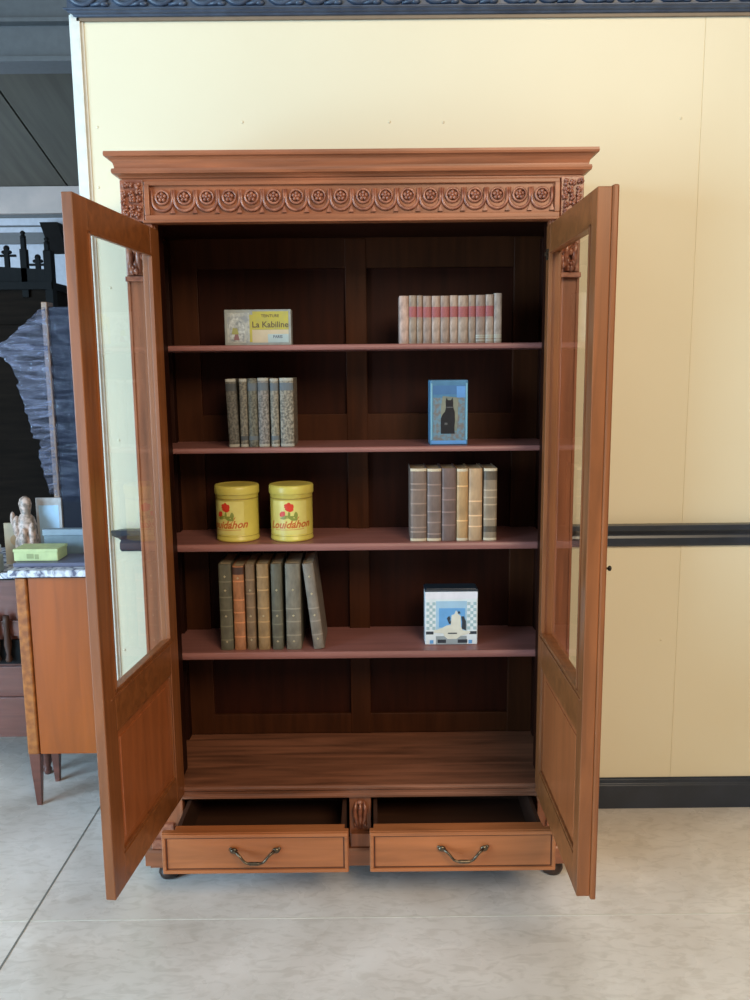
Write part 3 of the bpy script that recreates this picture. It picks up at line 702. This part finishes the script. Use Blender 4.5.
# things on the marble tops
gy = mat('yellow_green_cloth', (.55, .62, .30, 1), .6, c2=(.46, .53, .26, 1), scale=30)
t = thing('box_file', 'pale yellow-green box lying on a dark folder on the marble top', 'box', (-1.205, .53, .9465))
MB().box(-.078, .085, 0, .10, 0, .042).build('box_body', gy, t, bevel=.003)
MB().box(-.080, .087, -.002, .102, .034, .046).build('lid', gy, t, bevel=.002)
flat('label_print', mat('olive_small_print', (.32, .36, .16, 1), .6), t, [R(-.03, -.004, .010, .028), R(.0, .014, .008, .026)], 0)
tag(MB().box(-1.275, -.98, .50, .66, .9305, .9460).build('folder', mat('slate_purple_card', (.13, .13, .20, 1), .45), None, bevel=.003), 'flat slate-grey folder lying under the yellow-green box on the marble', 'folder')
bgm = mat('blue_grey_card', (.20, .26, .31, 1), .55, c2=(.13, .18, .22, 1), scale=14)
t = thing('storage_box', 'blue-grey lidded box behind the yellow-green box on the washstand', 'box', (-1.10, .665, .9305))
# stands behind the folder
MB().box(-.120, .125, .0, .030, 0, .085).build('box_body', bgm, t, bevel=.003)
MB().box(-.124, .129, -.003, .033, .085, .11).build('lid', mat('blue_grey_lid', (.26, .33, .40, 1), .5), t, bevel=.003)
# things standing on the chest
t = thing('framed_photograph', 'small pale frame with light blue picture standing behind the figurine', 'picture frame', (-1.262, .84, .8665), 0)
MB().box(-.052, .052, 0, .014, 0, .27).box(-.045, .045, .012, .05, 0, .01).build('frame', mat('silver_frame', (.50, .47, .47, 1), .4, c2=(.38, .35, .34, 1), scale=30), t, bevel=.002)
flat('picture', mat('light_blue_picture', (.48, .66, .85, 1), .4, c2=(.40, .60, .80, 1), scale=6), t, [R(-.040, .040, .03, .24)], 0)
fgm = mat('blotchy_porcelain', (.62, .45, .38, 1), .4, c2=(.22, .17, .14, 1), scale=45, lo=.4, hi=.6)
t = tag(MB().lathe([(.050, 0), (.056, .012), (.044, .03), (.050, .07), (.046, .11), (.036, .14), (.040, .17), (.032, .20), (.018, .215), (.022, .235), (.026, .255), (.020, .275), (.008, .285)], 0, 0, 0, 20, sy=.8)
     .ball(-.033, -.01, .164, .018, .02, .045).ball(.030, -.02, .134, .016, .02, .05).ball(-.053, 0, .194, .010, .012, .03).ball(.002, -.038, .124, .014, .012, .04).ball(-.013, -.03, .064, .02, .02, .03).build('figurine', fgm, loc=(-1.335, .79, .8665)), 'mottled pink and beige figurine standing left of the light blue framed picture', 'figurine')
t = thing('card', 'beige card with round emblem propped beside the figurine', 'card', (-1.400, .83, .8665))
MB().box(-.045, .035, 0, .012, 0, .17).build('card_body', mat('beige_card', (.46, .36, .24, 1), .7, c2=(.36, .29, .2, 1), scale=20), t, bevel=.001)
e = MB(); e.prism([(.0 + .022 * math.cos(2 * PI * j / 18), .10 + .022 * math.sin(2 * PI * j / 18)) for j in range(18)], 0, -.001, lambda p, q, a: (p, a, q)); e.build('emblem', mat('orange_emblem', (.42, .25, .12, 1), .6), t)
t = thing('glass_dish', 'pale bluish dish with a lid at the left edge of the marble tops', 'dish', (-1.465, .710, .8665))
MB().box(-.085, .060, -.04, .012, 0, .07).build('dish_body', mat('celadon_glass', (.28, .33, .32, 1), .25, c2=(.20, .25, .24, 1), scale=30), t, bevel=.006)
MB().box(-.09, .045, -.025, .035, .07, .105).build('lid', mat('pale_blue_glass', (.42, .55, .66, 1), .25, c2=(.55, .55, .55, 1), scale=30), t, bevel=.008)

# ---------------------------------------------------------------- wrapped panel and gothic wardrobe behind
t = thing('wrapped_panel', 'tall dark panel with pale wooden edge partly wrapped in clear plastic film', 'panel', (-1.2, 1.3, 0))
MB().box(-.185, .30, .012, .07, .0, 1.925).build('dark_panel', mat('black_glossy_panel', (.008, .008, .012, 1), .55, spec=.12, c2=(.02, .02, .03, 1), scale=9, detail=6, lo=.5, hi=.75), t, bevel=.004)
MB().box(-.212, -.1855, 0, .075, 0, 1.945).build('wooden_edge', wood('pale_pine_edge', (.42, .24, .15, 1), .6, 'z'), t, bevel=.003)
# plastic: pleated sheet fanning from the post to a gather at the left
def sheet(rows, nu=40, amp=.012, seed=1, ph=9):
    """rows: list of (left point, right point) top to bottom"""
    g = MB(); rnd = random.Random(seed); nv = len(rows); vs = []
    for j, (a, b) in enumerate(rows):
        for i in range(nu + 1):
            u = i / nu; p = Vector(a).lerp(Vector(b), u)
            p.y += amp * (math.sin(j * 1.9 + u * 2) + .6 * math.sin(u * ph + j * 2.7)) * (1 - u * .3) + rnd.uniform(-.0012, .0012)
            vs.append(p)
    fs = [(j * (nu + 1) + i, j * (nu + 1) + i + 1, (j + 1) * (nu + 1) + i + 1, (j + 1) * (nu + 1) + i) for j in range(nv - 1) for i in range(nu)]
    return g.add(vs, fs, True)
outl = [(1.921, -.200), (1.90, -.222), (1.865, -.261), (1.835, -.30), (1.801, -.337), (1.775, -.37), (1.758, -.42), (1.728, -.425), (1.70, -.385), (1.671, -.355), (1.604, -.325), (1.57, -.33), (1.538, -.318), (1.462, -.300), (1.42, -.287), (1.39, -.284), (1.345, -.277), (1.336, -.246), (1.30, -.248), (1.268, -.258), (1.24, -.25), (1.209, -.246), (1.154, -.232), (1.094, -.218)]
rows = []
for j, (z, x) in enumerate(outl):
    for q in range(3):
        if j == len(outl) - 1 and q: break
        f = q / 3; z2, x2 = outl[min(j + 1, len(outl) - 1)]
        zz = z + (z2 - z) * f; xx = x + (x2 - x) * f
        zr = zz if zz < 1.6 else 1.6 + (zz - 1.6) * 1.0
        rows.append(((xx, -.03, zz), (-.19, -.012, zr + .02 * math.sin(j))))
sheet(rows, 30, .009).build('plastic_wrap', plastic, t)
rows = [((-.185, -.004, 1.92 - j * .03), (-.02 + .02 * math.sin(j), -.006, 1.92 - j * .03 + .02 * math.sin(j * 1.3))) for j in range(30)]
sheet(rows, 24, .005, 3, 14).build('plastic_wrap', plastic_thin, t)

t = thing('gothic_wardrobe', 'black carved gothic wardrobe with pinnacled cresting in the far room', 'wardrobe', (-2.25, 2.3, 0))
MB().box(-.48, .515, .02, .55, 0, 2.12).build('carcass', blackpanel, t, bevel=.004)
MB().box(-.46, -.01, .0, .02, .25, 1.9).build('door', blackpanel, t, bevel=.006); MB().box(.01, .46, .0, .02, .25, 1.9).build('door', blackpanel, t, bevel=.006)
cr = MB().box(-.5, .53, -.02, .56, 2.09, 2.13)
hump = [(-.5, 2.13)] + [(-.5 + 1.0 * j / 16, 2.17 + .07 * (1 - abs(j / 16 - .35) * .9)) for j in range(17)] + [(.5, 2.13)]
cr.prism(hump, .0, .05, lambda p, q, a: (p, a, q))
cr.build('crest', blackwood, t)
for x, z in ((.376, 2.40), (.505, 2.365), (-.1, 2.43), (-.48, 2.36)):
    w_ = .018
    g = MB().box(x - w_, x + w_, .0, .04, 2.05, z - .09).box(x - .012, x + .012, .005, .035, z - .09, z - .03).lathe([(.012, 0), (.018, .012), (.010, .022), (.016, .035), (.004, .045)], x, .02, z - .035, 10)
    g.build('pinnacle', blackwood, t, bevel=.002)
MB().box(.490, .535, -.01, .05, 0, 2.30).build('corner_post', blackwood, t, bevel=.004)
for x, z in ((.28, 2.33), (.45, 2.28), (.18, 2.31), (.08, 2.33), (0, 2.34)):
    g = MB().box(x - .012, x + .012, .008, .032, 2.12, z - .02).ball(x, .02, z - .015, .018, .014, .018).ball(x - .018, .02, z - .035, .012, .012, .01).ball(x + .018, .02, z - .035, .012, .012, .01)
    g.box(x - .05, x + .05, .012, .028, z - .06, z - .048)
    g.build('pinnacle', blackwood, t)

# ---------------------------------------------------------------- light
W = bpy.data.worlds.new('world'); S.world = W; W.use_nodes = True
W.node_tree.nodes['Background'].inputs[0].default_value = (.95, .95, .90, 1); W.node_tree.nodes['Background'].inputs[1].default_value = .14
def area(name, loc, target, sx, sy, power, color):
    l = bpy.data.lights.new(name, 'AREA'); l.shape = 'RECTANGLE'; l.size = sx; l.size_y = sy; l.energy = power; l.color = color
    o = bpy.data.objects.new(name, l); col.objects.link(o); o.location = loc
    o.rotation_euler = (Vector(target) - Vector(loc)).to_track_quat('-Z', 'Y').to_euler(); return o
area('skylight', (-1.4, -2.5, 4.5), (-.3, .2, .5), 3.0, 1.6, 22, (.68, .90, 1.0))
area('hall_window_left', (-4.4, -2.8, 1.6), (-.7, .3, .8), 2.6, 2.9, 355, (.48, .755, 1.0))
area('hall_window_front', (1.7, -4.0, 3.8), (.9, .3, .5), 2.2, 1.6, 155, (1.0, .81, .57))
area('far_room_window', (-5.2, 3.0, 2.2), (-1.5, 3.2, 1.2), 2.0, 1.6, 70, (.85, .93, 1.0))

# ---------------------------------------------------------------- camera
cam = bpy.data.cameras.new('camera'); co = bpy.data.objects.new('camera', cam); col.objects.link(co)
cam.sensor_fit = 'HORIZONTAL'; cam.sensor_width = 36; cam.lens = 846.03 / 750 * 36
p, y, r = .1559, .0020, -.0095
cy_, sy = math.cos(y), math.sin(y); fwd = Vector((sy, cy_, 0)); rt = Vector((cy_, -sy, 0)); up = Vector((0, 0, 1))
F = fwd * math.cos(p) - up * math.sin(p); U = up * math.cos(p) + fwd * math.sin(p)
R2 = rt * math.cos(r) + U * math.sin(r); U2 = U * math.cos(r) - rt * math.sin(r)
co.matrix_world = Matrix(((R2.x, U2.x, -F.x, .0521), (R2.y, U2.y, -F.y, -2.5405), (R2.z, U2.z, -F.z, 1.6463), (0, 0, 0, 1)))
cam.clip_start = .05; S.camera = co
S.view_settings.view_transform = 'Standard'; S.view_settings.look = 'None'; S.view_settings.gamma = 1; S.view_settings.use_curve_mapping = False
S.view_settings.exposure = .05
